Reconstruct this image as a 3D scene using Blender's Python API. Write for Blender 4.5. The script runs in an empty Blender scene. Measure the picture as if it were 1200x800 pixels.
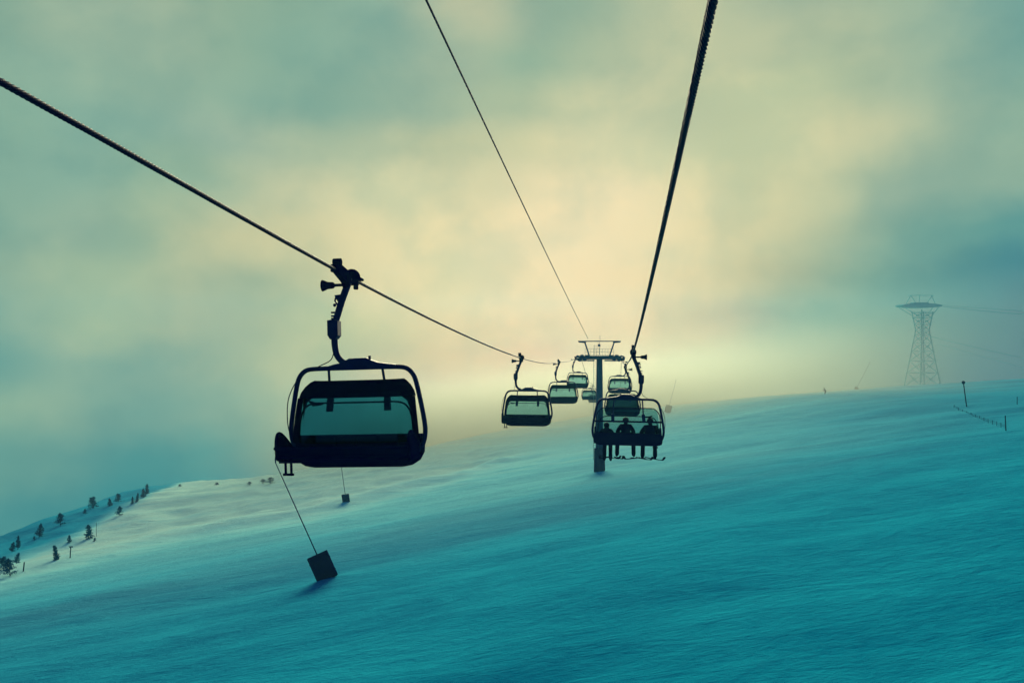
import bpy, bmesh, math, random
import numpy as np
from mathutils import Vector, Matrix, noise
R = math.radians
random.seed(7)
sc = bpy.context.scene
col = sc.collection

# ------------------------------------------------------------------ camera, sky, sun, exposure
F = 933.0                      # focal length in pixels of a 1200 px wide frame
cd = bpy.data.cameras.new('camera'); cam = bpy.data.objects.new('camera', cd); col.objects.link(cam)
cd.sensor_width = 36; cd.lens = 36 * F / 1200; cd.clip_start = .1; cd.clip_end = 6000
cam.rotation_euler = (R(90), 0, 0)
sc.camera = cam

SUN_AZ, SUN_EL = 5.5, 17.0
SUN_DIR = Vector((math.sin(R(SUN_AZ)) * math.cos(R(SUN_EL)), math.cos(R(SUN_AZ)) * math.cos(R(SUN_EL)), math.sin(R(SUN_EL))))
sd = bpy.data.lights.new('sun', 'SUN'); sun = bpy.data.objects.new('sun', sd); col.objects.link(sun)
sd.energy = 4.7; sd.angle = R(40); sd.color = (1.0, .92, .60)
sun.rotation_euler = SUN_DIR.to_track_quat('Z', 'Y').to_euler()
sun.location = (10, 60, 60)

sc.view_settings.view_transform = 'Standard'
sc.view_settings.look = 'None'
sc.view_settings.exposure = 0
sc.view_settings.gamma = 1
sc.view_settings.use_curve_mapping = False
sc.cycles.volume_bounces = 2
sc.cycles.max_bounces = 6
sc.cycles.transparent_max_bounces = 24

# cloud colour by azimuth (columns, -36..36 deg) and height above the horizon (rows)
CLOUD_Q = [0.48, 0.42, 0.36, 0.3, 0.24, 0.18, 0.12, 0.07, 0.02, -0.03, -0.08, -0.13, -0.18, -0.24]
CLOUD = [
    [(0.201,0.359,0.275), (0.217,0.371,0.283), (0.324,0.440,0.323), (0.354,0.460,0.332), (0.317,0.429,0.309), (0.236,0.380,0.276), (0.227,0.378,0.281), (0.218,0.382,0.298), (0.236,0.398,0.305), (0.479,0.505,0.328), (0.477,0.499,0.323), (0.277,0.392,0.286), (0.199,0.346,0.263), (0.313,0.421,0.292), (0.482,0.524,0.325), (0.453,0.504,0.313), (0.300,0.406,0.295), (0.318,0.419,0.299), (0.292,0.413,0.297), (0.307,0.436,0.320), (0.209,0.408,0.330), (0.207,0.416,0.338)],
    [(0.204,0.362,0.277), (0.218,0.373,0.284), (0.325,0.444,0.323), (0.354,0.465,0.332), (0.321,0.435,0.311), (0.237,0.384,0.279), (0.230,0.382,0.283), (0.224,0.387,0.299), (0.242,0.402,0.305), (0.472,0.501,0.325), (0.453,0.488,0.318), (0.269,0.391,0.284), (0.204,0.351,0.263), (0.328,0.428,0.292), (0.485,0.523,0.324), (0.460,0.508,0.313), (0.311,0.414,0.297), (0.336,0.432,0.302), (0.299,0.420,0.299), (0.305,0.435,0.319), (0.209,0.404,0.328), (0.207,0.411,0.336)],
    [(0.217,0.373,0.282), (0.225,0.381,0.288), (0.323,0.448,0.323), (0.356,0.477,0.333), (0.334,0.454,0.320), (0.234,0.389,0.284), (0.210,0.380,0.294), (0.248,0.405,0.302), (0.264,0.410,0.303), (0.356,0.449,0.311), (0.316,0.425,0.294), (0.228,0.387,0.277), (0.337,0.439,0.289), (0.359,0.444,0.293), (0.522,0.540,0.325), (0.458,0.506,0.313), (0.417,0.483,0.311), (0.454,0.509,0.321), (0.310,0.430,0.303), (0.289,0.423,0.315), (0.206,0.390,0.321), (0.204,0.392,0.326)],
    [(0.242,0.400,0.297), (0.240,0.408,0.308), (0.274,0.432,0.322), (0.324,0.463,0.328), (0.288,0.431,0.313), (0.225,0.388,0.297), (0.236,0.394,0.294), (0.288,0.434,0.308), (0.315,0.436,0.306), (0.289,0.408,0.291), (0.344,0.441,0.290), (0.335,0.436,0.284), (0.596,0.586,0.339), (0.548,0.552,0.330), (0.544,0.548,0.325), (0.569,0.573,0.329), (0.598,0.605,0.344), (0.532,0.561,0.331), (0.317,0.433,0.304), (0.287,0.424,0.311), (0.173,0.358,0.302), (0.175,0.363,0.308)],
    [(0.224,0.399,0.299), (0.225,0.398,0.298), (0.245,0.419,0.322), (0.265,0.429,0.319), (0.320,0.452,0.330), (0.350,0.458,0.329), (0.448,0.515,0.332), (0.470,0.522,0.328), (0.525,0.550,0.336), (0.438,0.479,0.290), (0.510,0.530,0.317), (0.528,0.539,0.316), (0.761,0.663,0.374), (0.716,0.650,0.367), (0.638,0.616,0.347), (0.593,0.582,0.325), (0.653,0.630,0.354), (0.560,0.559,0.326), (0.446,0.505,0.322), (0.294,0.427,0.308), (0.259,0.410,0.303), (0.221,0.392,0.301)],
    [(0.209,0.379,0.294), (0.214,0.384,0.296), (0.226,0.398,0.309), (0.264,0.420,0.299), (0.339,0.467,0.312), (0.374,0.469,0.314), (0.536,0.546,0.330), (0.584,0.575,0.342), (0.722,0.664,0.375), (0.671,0.615,0.352), (0.553,0.550,0.328), (0.698,0.624,0.368), (0.860,0.702,0.401), (0.786,0.672,0.396), (0.711,0.630,0.361), (0.675,0.617,0.337), (0.561,0.553,0.315), (0.478,0.516,0.308), (0.305,0.421,0.303), (0.296,0.424,0.302), (0.312,0.446,0.315), (0.325,0.461,0.321)],
    [(0.205,0.375,0.289), (0.224,0.390,0.294), (0.306,0.429,0.308), (0.326,0.456,0.302), (0.490,0.511,0.302), (0.520,0.518,0.297), (0.589,0.555,0.306), (0.703,0.615,0.337), (0.751,0.654,0.362), (0.811,0.676,0.358), (0.861,0.704,0.392), (0.848,0.685,0.390), (0.835,0.684,0.397), (0.783,0.657,0.383), (0.769,0.648,0.357), (0.684,0.593,0.318), (0.496,0.501,0.287), (0.350,0.422,0.270), (0.173,0.330,0.257), (0.138,0.320,0.263), (0.098,0.302,0.276), (0.108,0.316,0.286)],
    [(0.238,0.391,0.294), (0.283,0.421,0.300), (0.435,0.523,0.318), (0.466,0.533,0.317), (0.455,0.481,0.286), (0.297,0.388,0.259), (0.496,0.489,0.270), (0.727,0.613,0.319), (0.803,0.650,0.334), (0.835,0.669,0.337), (0.904,0.704,0.365), (0.935,0.693,0.373), (0.859,0.654,0.358), (0.822,0.622,0.331), (0.823,0.611,0.307), (0.670,0.533,0.267), (0.413,0.405,0.231), (0.200,0.296,0.201), (0.091,0.249,0.202), (0.032,0.202,0.214), (0.017,0.187,0.240), (0.017,0.198,0.252)],
    [(0.152,0.329,0.270), (0.195,0.361,0.280), (0.475,0.549,0.320), (0.454,0.522,0.307), (0.361,0.419,0.269), (0.320,0.388,0.250), (0.544,0.524,0.272), (0.625,0.573,0.281), (0.746,0.618,0.305), (0.765,0.590,0.300), (0.877,0.614,0.312), (0.922,0.625,0.319), (0.894,0.574,0.289), (0.794,0.506,0.244), (0.687,0.449,0.212), (0.437,0.332,0.189), (0.171,0.260,0.172), (0.071,0.211,0.160), (0.043,0.183,0.157), (0.018,0.145,0.172), (0.008,0.125,0.185), (0.008,0.125,0.192)],
    [(0.106,0.296,0.263), (0.138,0.319,0.268), (0.304,0.433,0.297), (0.198,0.350,0.270), (0.258,0.369,0.265), (0.408,0.457,0.274), (0.529,0.525,0.282), (0.575,0.535,0.282), (0.739,0.580,0.299), (0.740,0.540,0.280), (0.793,0.500,0.260), (0.792,0.416,0.228), (0.838,0.409,0.225), (0.685,0.354,0.204), (0.297,0.320,0.187), (0.149,0.279,0.171), (0.088,0.226,0.159), (0.049,0.188,0.152), (0.032,0.167,0.152), (0.014,0.135,0.184), (0.008,0.119,0.191), (0.007,0.118,0.179)],
    [(0.273,0.432,0.294), (0.281,0.433,0.293), (0.273,0.409,0.286), (0.142,0.312,0.262), (0.182,0.333,0.263), (0.296,0.414,0.281), (0.397,0.469,0.294), (0.469,0.467,0.290), (0.579,0.452,0.281), (0.585,0.395,0.257), (0.709,0.395,0.247), (0.565,0.306,0.196), (0.566,0.291,0.188), (0.453,0.289,0.177), (0.151,0.274,0.169), (0.110,0.256,0.165), (0.066,0.208,0.154), (0.041,0.178,0.150), (0.030,0.165,0.157), (0.013,0.135,0.199), (0.008,0.118,0.203), (0.007,0.118,0.187)],
    [(0.148,0.342,0.283), (0.176,0.372,0.286), (0.157,0.334,0.273), (0.051,0.250,0.248), (0.053,0.265,0.256), (0.083,0.314,0.287), (0.243,0.425,0.316), (0.300,0.404,0.305), (0.470,0.388,0.284), (0.522,0.347,0.260), (0.606,0.338,0.239), (0.538,0.293,0.193), (0.554,0.289,0.188), (0.367,0.264,0.167), (0.133,0.262,0.165), (0.106,0.255,0.165), (0.066,0.207,0.154), (0.046,0.183,0.152), (0.031,0.166,0.163), (0.016,0.138,0.207), (0.009,0.121,0.209), (0.010,0.124,0.194)],
    [(0.079,0.285,0.271), (0.080,0.283,0.268), (0.064,0.267,0.260), (0.028,0.230,0.248), (0.023,0.244,0.263), (0.027,0.270,0.292), (0.086,0.333,0.314), (0.250,0.390,0.322), (0.412,0.365,0.297), (0.510,0.342,0.268), (0.593,0.334,0.244), (0.539,0.293,0.194), (0.561,0.292,0.189), (0.449,0.295,0.184), (0.140,0.268,0.170), (0.115,0.263,0.171), (0.094,0.238,0.165), (0.069,0.209,0.159), (0.046,0.180,0.168), (0.029,0.156,0.213), (0.019,0.141,0.218), (0.018,0.140,0.201)],
    [(0.068,0.275,0.268), (0.074,0.276,0.266), (0.063,0.262,0.259), (0.029,0.230,0.250), (0.032,0.263,0.271), (0.029,0.275,0.297), (0.086,0.342,0.322), (0.203,0.366,0.320), (0.369,0.346,0.295), (0.548,0.358,0.286), (0.670,0.363,0.263), (0.633,0.320,0.202), (0.621,0.309,0.192), (0.456,0.297,0.185), (0.155,0.281,0.178), (0.113,0.261,0.171), (0.092,0.237,0.164), (0.068,0.207,0.158), (0.045,0.178,0.167), (0.028,0.155,0.213), (0.018,0.140,0.218), (0.018,0.139,0.202)]]
world = bpy.data.worlds.new('World'); sc.world = world; world.use_nodes = True
nt = world.node_tree; nt.nodes.clear(); N = nt.nodes.new; Lk = nt.links.new
def math_node(op, a, b=None, c=None):
    n = N('ShaderNodeMath'); n.operation = op
    for i, v in enumerate((a, b, c)):
        if v is None: continue
        if hasattr(v, 'is_output'): Lk(v, n.inputs[i])
        else: n.inputs[i].default_value = v
    return n.outputs[0]
def mix_col(f, a, b):
    n = N('ShaderNodeMix'); n.data_type = 'RGBA'
    for s, v in ((n.inputs[0], f), (n.inputs[6], a), (n.inputs[7], b)):
        if hasattr(v, 'is_output'): Lk(v, s)
        else: s.default_value = v
    return n.outputs[2]
def map_range(v, a, b, smooth=True, lo=0., hi=1.):
    n = N('ShaderNodeMapRange'); n.interpolation_type = 'SMOOTHSTEP' if smooth else 'LINEAR'
    Lk(v, n.inputs[0]); n.inputs[1].default_value = a; n.inputs[2].default_value = b
    n.inputs[3].default_value = lo; n.inputs[4].default_value = hi
    return n.outputs[0]
tc = N('ShaderNodeTexCoord'); sx = N('ShaderNodeSeparateXYZ'); Lk(tc.outputs['Generated'], sx.inputs[0])
X, Y, Z = sx.outputs
az = math_node('ARCTAN2', X, Y)
hyp = math_node('SQRT', math_node('ADD', math_node('MULTIPLY', X, X), math_node('MULTIPLY', Y, Y)))
q = math_node('DIVIDE', Z, math_node('MAXIMUM', hyp, .001))
def world_noise(scale, detail, rough, off, zs=1.0, dist=0.0):
    m = N('ShaderNodeMapping'); Lk(tc.outputs['Generated'], m.inputs[0]); m.inputs[1].default_value = off; m.inputs[3].default_value = (1, 1, zs)
    n = N('ShaderNodeTexNoise'); Lk(m.outputs[0], n.inputs[0]); n.inputs['Scale'].default_value = scale
    n.inputs['Detail'].default_value = detail; n.inputs['Roughness'].default_value = rough; n.inputs['Distortion'].default_value = dist
    return n.outputs[0]
n1 = world_noise(5.0, 7, .52, (0, 0, 0), 1.3); n2 = world_noise(5.0, 7, .52, (3.1, 7.7, 1.3), 1.3)
az2 = math_node('ADD', az, math_node('MULTIPLY', math_node('SUBTRACT', n1, .5), .11))
q2 = math_node('ADD', q, math_node('MULTIPLY', math_node('SUBTRACT', n2, .5), .10))
fr = map_range(az2, R(-36), R(36), False)
rows = []
for row in CLOUD:
    cr = N('ShaderNodeValToRGB'); el = cr.color_ramp.elements; cr.color_ramp.interpolation = 'B_SPLINE'
    n = len(row)
    while len(el) < n: el.new(.5)
    for i, c in enumerate(row):
        el[i].position = i / (n - 1); el[i].color = (c[0], c[1], c[2], 1)
    Lk(fr, cr.inputs[0]); rows.append(cr.outputs[0])
c = rows[0]
for i in range(1, len(rows)):
    c = mix_col(map_range(q2, CLOUD_Q[i-1], CLOUD_Q[i]), c, rows[i])
# fine billow of the cloud
n3 = world_noise(7.5, 7, .50, (1.7, .3, 5.1), 1.15, .15)
bil = mix_col(map_range(n3, .34, .66, True), (.82, .91, .95, 1), (1.11, 1.07, 1.04, 1))
c_b = N('ShaderNodeVectorMath'); c_b.operation = 'MULTIPLY'; Lk(c, c_b.inputs[0]); Lk(bil, c_b.inputs[1])
c = c_b.outputs[0]
DOME = (.001, .062, .190, 1)          # the overcast overhead and behind, away from the sun
c = mix_col(map_range(q, .44, .85), c, DOME)
c = mix_col(map_range(math_node('ABSOLUTE', az), R(38), R(75)), c, DOME)
sky = N('ShaderNodeTexSky'); sky.sky_type = 'NISHITA'; sky.sun_disc = False
sky.sun_elevation = R(SUN_EL); sky.sun_rotation = R(SUN_AZ)
sk = N('ShaderNodeVectorMath'); sk.operation = 'SCALE'; Lk(sky.outputs[0], sk.inputs[0]); sk.inputs[3].default_value = .06
c = mix_col(.03, c, sk.outputs[0])      # a little clear sky through the cloud deck
bg = N('ShaderNodeBackground'); Lk(c, bg.inputs[0]); bg.inputs[1].default_value = 1.0
wo = N('ShaderNodeOutputWorld'); Lk(bg.outputs[0], wo.inputs[0])

# ------------------------------------------------------------------ materials
def mat(name, base, rough=.6, metal=0., var=.25, scale=6., bump=0.):
    m = bpy.data.materials.new(name); m.use_nodes = True; t = m.node_tree; b = t.nodes['Principled BSDF']
    tcn = t.nodes.new('ShaderNodeTexCoord'); nz = t.nodes.new('ShaderNodeTexNoise'); nz.inputs['Scale'].default_value = scale; nz.inputs['Detail'].default_value = 5
    t.links.new(tcn.outputs['Object'], nz.inputs['Vector'])
    mx = t.nodes.new('ShaderNodeMix'); mx.data_type = 'RGBA'
    t.links.new(nz.outputs[0], mx.inputs[0])
    mx.inputs[6].default_value = tuple(v * (1 - var) for v in base) + (1,); mx.inputs[7].default_value = tuple(min(1, v * (1 + var)) for v in base) + (1,)
    t.links.new(mx.outputs[2], b.inputs['Base Color'])
    b.inputs['Specular IOR Level'].default_value = .08 if rough < .6 else 0.; b.inputs['Roughness'].default_value = rough; b.inputs['Metallic'].default_value = metal
    if bump:
        bp = t.nodes.new('ShaderNodeBump'); bp.inputs['Strength'].default_value = bump; bp.inputs['Distance'].default_value = .02
        t.links.new(nz.outputs[0], bp.inputs['Height']); t.links.new(bp.outputs[0], b.inputs['Normal'])
    return m
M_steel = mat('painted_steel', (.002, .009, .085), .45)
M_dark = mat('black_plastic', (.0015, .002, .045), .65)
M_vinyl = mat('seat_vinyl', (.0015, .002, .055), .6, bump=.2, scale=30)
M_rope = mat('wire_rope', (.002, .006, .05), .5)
M_tower = mat('tower_steel', (.002, .030, .13), .5)
M_galv = mat('galvanised_steel', (.01, .08, .15), .5)
M_pad = mat('crash_mat', (.002, .002, .06), .7, bump=.3, scale=4)
M_needle = mat('conifer_needles', (.008, .11, .21), .8)
M_bark = mat('bark', (.01, .03, .08), .9)
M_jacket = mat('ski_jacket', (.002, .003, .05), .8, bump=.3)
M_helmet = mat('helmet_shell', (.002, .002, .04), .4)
M_wood = mat('weathered_wood', (.01, .04, .08), .9)
def glass_mat(name, tint, refl):
    m = bpy.data.materials.new(name); m.use_nodes = True; t = m.node_tree; t.nodes.clear()
    o = t.nodes.new('ShaderNodeOutputMaterial'); tr = t.nodes.new('ShaderNodeBsdfTransparent'); gl = t.nodes.new('ShaderNodeBsdfGlossy'); ms = t.nodes.new('ShaderNodeMixShader')
    nz = t.nodes.new('ShaderNodeTexNoise'); nz.inputs['Scale'].default_value = 1.6; nz.inputs['Detail'].default_value = 3
    tcn = t.nodes.new('ShaderNodeTexCoord'); t.links.new(tcn.outputs['Object'], nz.inputs['Vector'])
    mx = t.nodes.new('ShaderNodeMix'); mx.data_type = 'RGBA'; t.links.new(nz.outputs[0], mx.inputs[0])
    mx.inputs[6].default_value = tuple(v * .8 for v in tint) + (1,); mx.inputs[7].default_value = tuple(v * 1.2 for v in tint) + (1,)
    t.links.new(mx.outputs[2], tr.inputs[0]); gl.inputs['Color'].default_value = (.6, .8, .9, 1); gl.inputs['Roughness'].default_value = .15
    ms.inputs[0].default_value = refl
    t.links.new(tr.outputs[0], ms.inputs[1]); t.links.new(gl.outputs[0], ms.inputs[2]); t.links.new(ms.outputs[0], o.inputs[0])
    return m
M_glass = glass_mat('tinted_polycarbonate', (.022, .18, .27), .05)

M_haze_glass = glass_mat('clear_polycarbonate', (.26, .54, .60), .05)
M_smoke = glass_mat('smoked_polycarbonate', (.004, .03, .06), .03)
# ------------------------------------------------------------------ mesh helpers
class MB:
    def __init__(s): s.b = bmesh.new()
    def box(s, c, size, rot=None, bevel=0):
        r = bmesh.ops.create_cube(s.b, size=1.0)
        m = Matrix.Translation(c) @ (rot.to_4x4() if rot else Matrix()) @ Matrix.Diagonal((*size, 1))
        bmesh.ops.transform(s.b, matrix=m, verts=r['verts'])
        if bevel:
            es = list({e for v in r['verts'] for e in v.link_edges})
            bmesh.ops.bevel(s.b, geom=es, offset=bevel, segments=2, affect='EDGES', profile=.5)
        return s
    def tube(s, pts, rad, seg=8, caps=True):
        pts = [Vector(p) for p in pts]; n = len(pts)
        if not hasattr(rad, '__len__'): rad = [rad] * n
        rings = []; up = None
        for i, p in enumerate(pts):
            t = (pts[min(i+1, n-1)] - pts[max(i-1, 0)]).normalized()
            if up is None:
                up = Vector((0, 0, 1)) if abs(t.z) < .9 else Vector((1, 0, 0))
            a = t.cross(up).normalized(); up = a.cross(t).normalized()
            rings.append([s.b.verts.new(p + (a * math.cos(2*math.pi*k/seg) + up * math.sin(2*math.pi*k/seg)) * rad[i]) for k in range(seg)])
        for i in range(n-1):
            for k in range(seg):
                s.b.faces.new((rings[i][k], rings[i][(k+1) % seg], rings[i+1][(k+1) % seg], rings[i+1][k]))
        if caps:
            s.b.faces.new(rings[0][::-1]); s.b.faces.new(rings[-1])
        return s
    def ball(s, c, r, seg=10):
        if not hasattr(r, '__len__'): r = (r, r, r)
        g = bmesh.ops.create_uvsphere(s.b, u_segments=seg, v_segments=max(6, seg*2//3), radius=1)
        bmesh.ops.transform(s.b, matrix=Matrix.Translation(c) @ Matrix.Diagonal((*r, 1)), verts=g['verts']); return s
    def prism(s, poly, axis, d0, d1):
        """poly of 2-D points extruded along axis 0/1/2"""
        def P(a, b, d): return {0: (d, a, b), 1: (a, d, b), 2: (a, b, d)}[axis]
        A = [s.b.verts.new(P(a, b, d0)) for a, b in poly]; B = [s.b.verts.new(P(a, b, d1)) for a, b in poly]
        s.b.faces.new(A); s.b.faces.new(B[::-1]); n = len(poly)
        for i in range(n): s.b.faces.new((A[i], B[i], B[(i+1) % n], A[(i+1) % n]))
        return s
    def build(s, name, m, parent=None, smooth=False):
        bmesh.ops.recalc_face_normals(s.b, faces=s.b.faces)
        me = bpy.data.meshes.new(name); s.b.to_mesh(me); s.b.free(); me.materials.append(m)
        if smooth:
            for p in me.polygons: p.use_smooth = True
        o = bpy.data.objects.new(name, me); col.objects.link(o)
        if parent: o.parent = parent
        return o
def smooth_path(pts, n=6):
    """Catmull-Rom through the points"""
    P = [Vector(p) for p in pts]; out = []
    for i in range(len(P)-1):
        a, b, c_, d = P[max(i-1, 0)], P[i], P[i+1], P[min(i+2, len(P)-1)]
        for k in range(n):
            t = k / n
            out.append(.5 * ((2*b) + (c_-a)*t + (2*a-5*b+4*c_-d)*t*t + (3*b-a-3*c_+d)*t**3))
    out.append(P[-1]); return out
def empty(name, loc, rz=0., label=None, cat=None, group=None):
    o = bpy.data.objects.new(name, None); col.objects.link(o); o.location = loc; o.rotation_euler = (0, 0, rz)
    o.empty_display_size = .3
    tag(o, label, cat, group); return o
def tag(o, label=None, cat=None, group=None, kind=None):
    if label: o['label'] = label
    if cat: o['category'] = cat
    if group: o['group'] = group
    if kind: o['kind'] = kind
    return o
def copy_tree(o, parent=None):
    c_ = o.copy(); col.objects.link(c_); c_.parent = parent
    for ch in [x for x in bpy.data.objects if x.parent == o]: copy_tree(ch, c_)
    return c_

# ------------------------------------------------------------------ terrain
def sstep(a, b, x):
    t = np.clip((x - a) / (b - a), 0, 1); return t*t*(3-2*t)
def height(X_, D_):
    X_ = np.asarray(X_, float); D_ = np.asarray(D_, float)
    A = 150.
    S = np.where(X_ < 0, X_, A * (1 - np.exp(-np.maximum(X_, 0) / A)))
    z = -12.6 + .17 * S
    along = np.where(D_ < 140, -.085 * D_, -.085 * 140 - .05 * (D_ - 140))
    near = np.maximum(75 - np.maximum(D_, -60), 0); along = along - .00075 * near * near
    z = z + along
    # the hump on the right under the skier
    z = z + 2.2 * np.exp(-((X_-82)/45)**2 - ((D_-212)/60)**2)
    # groomed edge on the left: a bank that drops away from the piste, then rolls on to the ridge
    t = X_ / np.maximum(D_, 5.)
    De = np.interp(t, [-.9, -.643, -.41, -.255, -.06, .02], [118, 129, 148, 145, 167, 190])
    w = sstep(.03, -.06, t)
    m = (D_ - De)
    rise = np.interp(t, [-.9, -.643, -.55, -.46, -.34, -.15, 0], [2., 2.2, 3.8, 4.6, 2.8, 2.2, 1.5])
    z = z - w * (1.3 * sstep(-1, 9, m)) + w * .9 * np.exp(-((m+2)/6)**2) + w * rise * sstep(12, 70, m)
    # snow drifted up round the foot of the tower and of the near lances
    for mx_, md_, mh_, mr_ in ((14.1, 129, .7, 3.2), (-16.2, 71, .35, 2.0), (-24.8, 121, .35, 2.0)):
        z = z + mh_ * np.exp(-((X_-mx_)**2 + (D_-md_)**2) / mr_**2)
    # brow of the slope
    Dr = np.interp(t, [-.9, -.643, -.55, -.46, -.38, -.3, -.15, 0, .3, .6, 1.], [175, 190, 222, 262, 255, 240, 255, 290, 300, 290, 260])
    e = np.maximum(D_ - Dr, 0)
    z = z - .42 * e * e / (e + 25)
    return z
def ground(x, d): return float(height(x, d))
def hit(u, y):
    """ground point met by the line of sight through a photo pixel"""
    tx, tz = (u-600)/F, (400-y)/F
    d = 20.; prev = None
    while d < 420:
        g = ground(tx*d, d)
        if tz*d <= g: 
            return Vector((tx*d, d, g))
        d += .5
    d = 200. if u < 300 else 280.
    return Vector((tx*d, d, ground(tx*d, d)))

nx, ny = 420, 400
s_ = np.linspace(-2.62, 2.62, nx); gx = 62 * np.sinh(s_)
r_ = np.linspace(0, 1, ny); gy = -70 + 90 * r_ + 510 * r_**1.9
GX, GY = np.meshgrid(gx, gy)
GZ = height(GX, GY)
rough = np.zeros_like(GZ)
for j in range(ny):
    for i in range(nx):
        x, y_ = GX[j, i], GY[j, i]
        # wind-packed drifts running across the slope, finer near the camera
        v = .55 * noise.fractal((x*.012 + 3, (y_ - .25*x)*.035, 2.0), 1.0, 2.0, 3) \
          + .16 * noise.fractal((x*.05, (y_ - .25*x)*.16, 7.0), 1.0, 2.0, 3)
        if y_ > 110 and x < 20:
            v += .55 * max(0, min(1, (y_-130)/40)) * max(0, min(1, (20-x)/30)) * noise.fractal((x*.11, y_*.11, 4.0), 1.0, 2.1, 3)
        rough[j, i] = v
GZ = GZ + rough
vs = np.stack([GX, GY, GZ], -1).reshape(-1, 3)
idx = np.arange(nx*ny).reshape(ny, nx)
fc = np.stack([idx[:-1, :-1], idx[:-1, 1:], idx[1:, 1:], idx[1:, :-1]], -1).reshape(-1, 4)
me = bpy.data.meshes.new('snow_slope'); me.from_pydata(vs.tolist(), [], fc.tolist())
me.polygons.foreach_set('use_smooth', [True]*len(me.polygons))
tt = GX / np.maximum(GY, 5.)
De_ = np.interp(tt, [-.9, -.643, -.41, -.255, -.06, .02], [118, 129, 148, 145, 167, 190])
off = sstep(.06, -.10, tt) * sstep(-26, 8, GY - De_)                        # painted sunlight on the untouched snow beyond the groomed edge
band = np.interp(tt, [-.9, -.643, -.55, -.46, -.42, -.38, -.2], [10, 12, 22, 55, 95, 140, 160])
shade_scour = sstep(-.36, -.44, tt) * sstep(0, 22, GY - De_ - band)              # painted shade on the shoulder where the conifers stand
light_tint = off * (1 - .95*shade_scour) + (1 - off) * (.62 * sstep(60, 200, GY) * sstep(.70, .0, tt) + .05 * sstep(25, 120, GY - .45*GX))  # sun patch and glow of the far piste, painted into the snow colour
at = me.attributes.new('light_tint', 'FLOAT', 'POINT'); at.data.foreach_set('value', light_tint.reshape(-1).astype(np.float32))
slope = bpy.data.objects.new('snow_slope', me); col.objects.link(slope); tag(slope, 'wind packed snow slope of the ski run', None, None, 'structure')

m = bpy.data.materials.new('snow'); m.use_nodes = True; t = m.node_tree; b = t.nodes['Principled BSDF']
n_ = t.nodes.new; l_ = t.links.new
geo = n_('ShaderNodeNewGeometry')
def snoise(scale_xyz, rot, detail, rough_, off=(0, 0, 0), dist=0.):
    mp = n_('ShaderNodeMapping'); mp.vector_type = 'TEXTURE' if False else 'POINT'
    mp.inputs['Scale'].default_value = scale_xyz; mp.inputs['Rotation'].default_value = (0, 0, rot); mp.inputs['Location'].default_value = off
    rt = n_('ShaderNodeVectorRotate'); rt.rotation_type = 'Z_AXIS'; rt.inputs['Angle'].default_value = rot
    l_(geo.outputs['Position'], rt.inputs[0]); l_(rt.outputs[0], mp.inputs[0]); mp.inputs['Rotation'].default_value = (0, 0, 0)
    nn = n_('ShaderNodeTexNoise'); nn.inputs['Scale'].default_value = 1; nn.inputs['Detail'].default_value = detail; nn.inputs['Roughness'].default_value = rough_
    nn.inputs['Distortion'].default_value = dist
    l_(mp.outputs[0], nn.inputs['Vector']); return nn.outputs[0]
def mth(op, a, b_):
    k = n_('ShaderNodeMath'); k.operation = op
    for i, v in enumerate((a, b_)):
        if hasattr(v, 'is_output'): l_(v, k.inputs[i])
        else: k.inputs[i].default_value = v
    return k.outputs[0]
streak = snoise((.055, .26, .4), R(5), 6, .64, (0, 0, 0), 1.2)
shade_scour = snoise((.45, .80, .6), R(-12), 9, .70, (2, 8, 0), .5)      # wind and ski tracks across the slope
track = snoise((.09, 1.5, 1.), R(-3), 5, .65, (5, 3, 0), 1.5)
crumb = snoise((1.3, 2.2, 1.5), R(-10), 5, .65)
patch = snoise((.018, .05, .05), R(-12), 5, .6, (9, 2, 0), .4)
hgt = mth('ADD', mth('ADD', mth('MULTIPLY', streak, .50), mth('MULTIPLY', shade_scour, .45)), mth('ADD', mth('MULTIPLY', track, .16), mth('MULTIPLY', crumb, .13)))
bp = n_('ShaderNodeBump'); bp.inputs['Strength'].default_value = .55; bp.inputs['Distance'].default_value = .8
l_(hgt, bp.inputs['Height']); l_(bp.outputs[0], b.inputs['Normal'])
mx = n_('ShaderNodeMix'); mx.data_type = 'RGBA'
mr = n_('ShaderNodeMapRange'); l_(mth('ADD', mth('MULTIPLY', patch, .65), mth('ADD', mth('MULTIPLY', streak, .15), mth('MULTIPLY', shade_scour, .25))), mr.inputs[0]); mr.inputs[1].default_value = .42; mr.inputs[2].default_value = .60
l_(mr.outputs[0], mx.inputs[0])
mx.inputs[6].default_value = (.002, .25, .40, 1)      # icy, wind-scoured
mx.inputs[7].default_value = (.010, .44, .57, 1)      # fresh drifted snow
pa = n_('ShaderNodeAttribute'); pa.attribute_name = 'light_tint'
mx2 = n_('ShaderNodeMix'); mx2.data_type = 'RGBA'; pr_ = n_('ShaderNodeMapRange')
l_(mth('ADD', pa.outputs['Fac'], mth('MULTIPLY', mth('SUBTRACT', crumb, .5), .5)), mr.inputs[0]) if False else None
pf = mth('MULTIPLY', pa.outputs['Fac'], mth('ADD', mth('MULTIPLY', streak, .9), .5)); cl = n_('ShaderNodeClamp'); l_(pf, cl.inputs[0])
mxm = n_('ShaderNodeMix'); mxm.data_type = 'RGBA'; l_(mth('MINIMUM', mth('MULTIPLY', cl.outputs[0], 1.8), 1.0), mxm.inputs[0]); l_(mx.outputs[2], mxm.inputs[6]); mxm.inputs[7].default_value = (.38, .95, .84, 1)  # paler piste colour offsetting the sunlight lost to the fog
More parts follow.
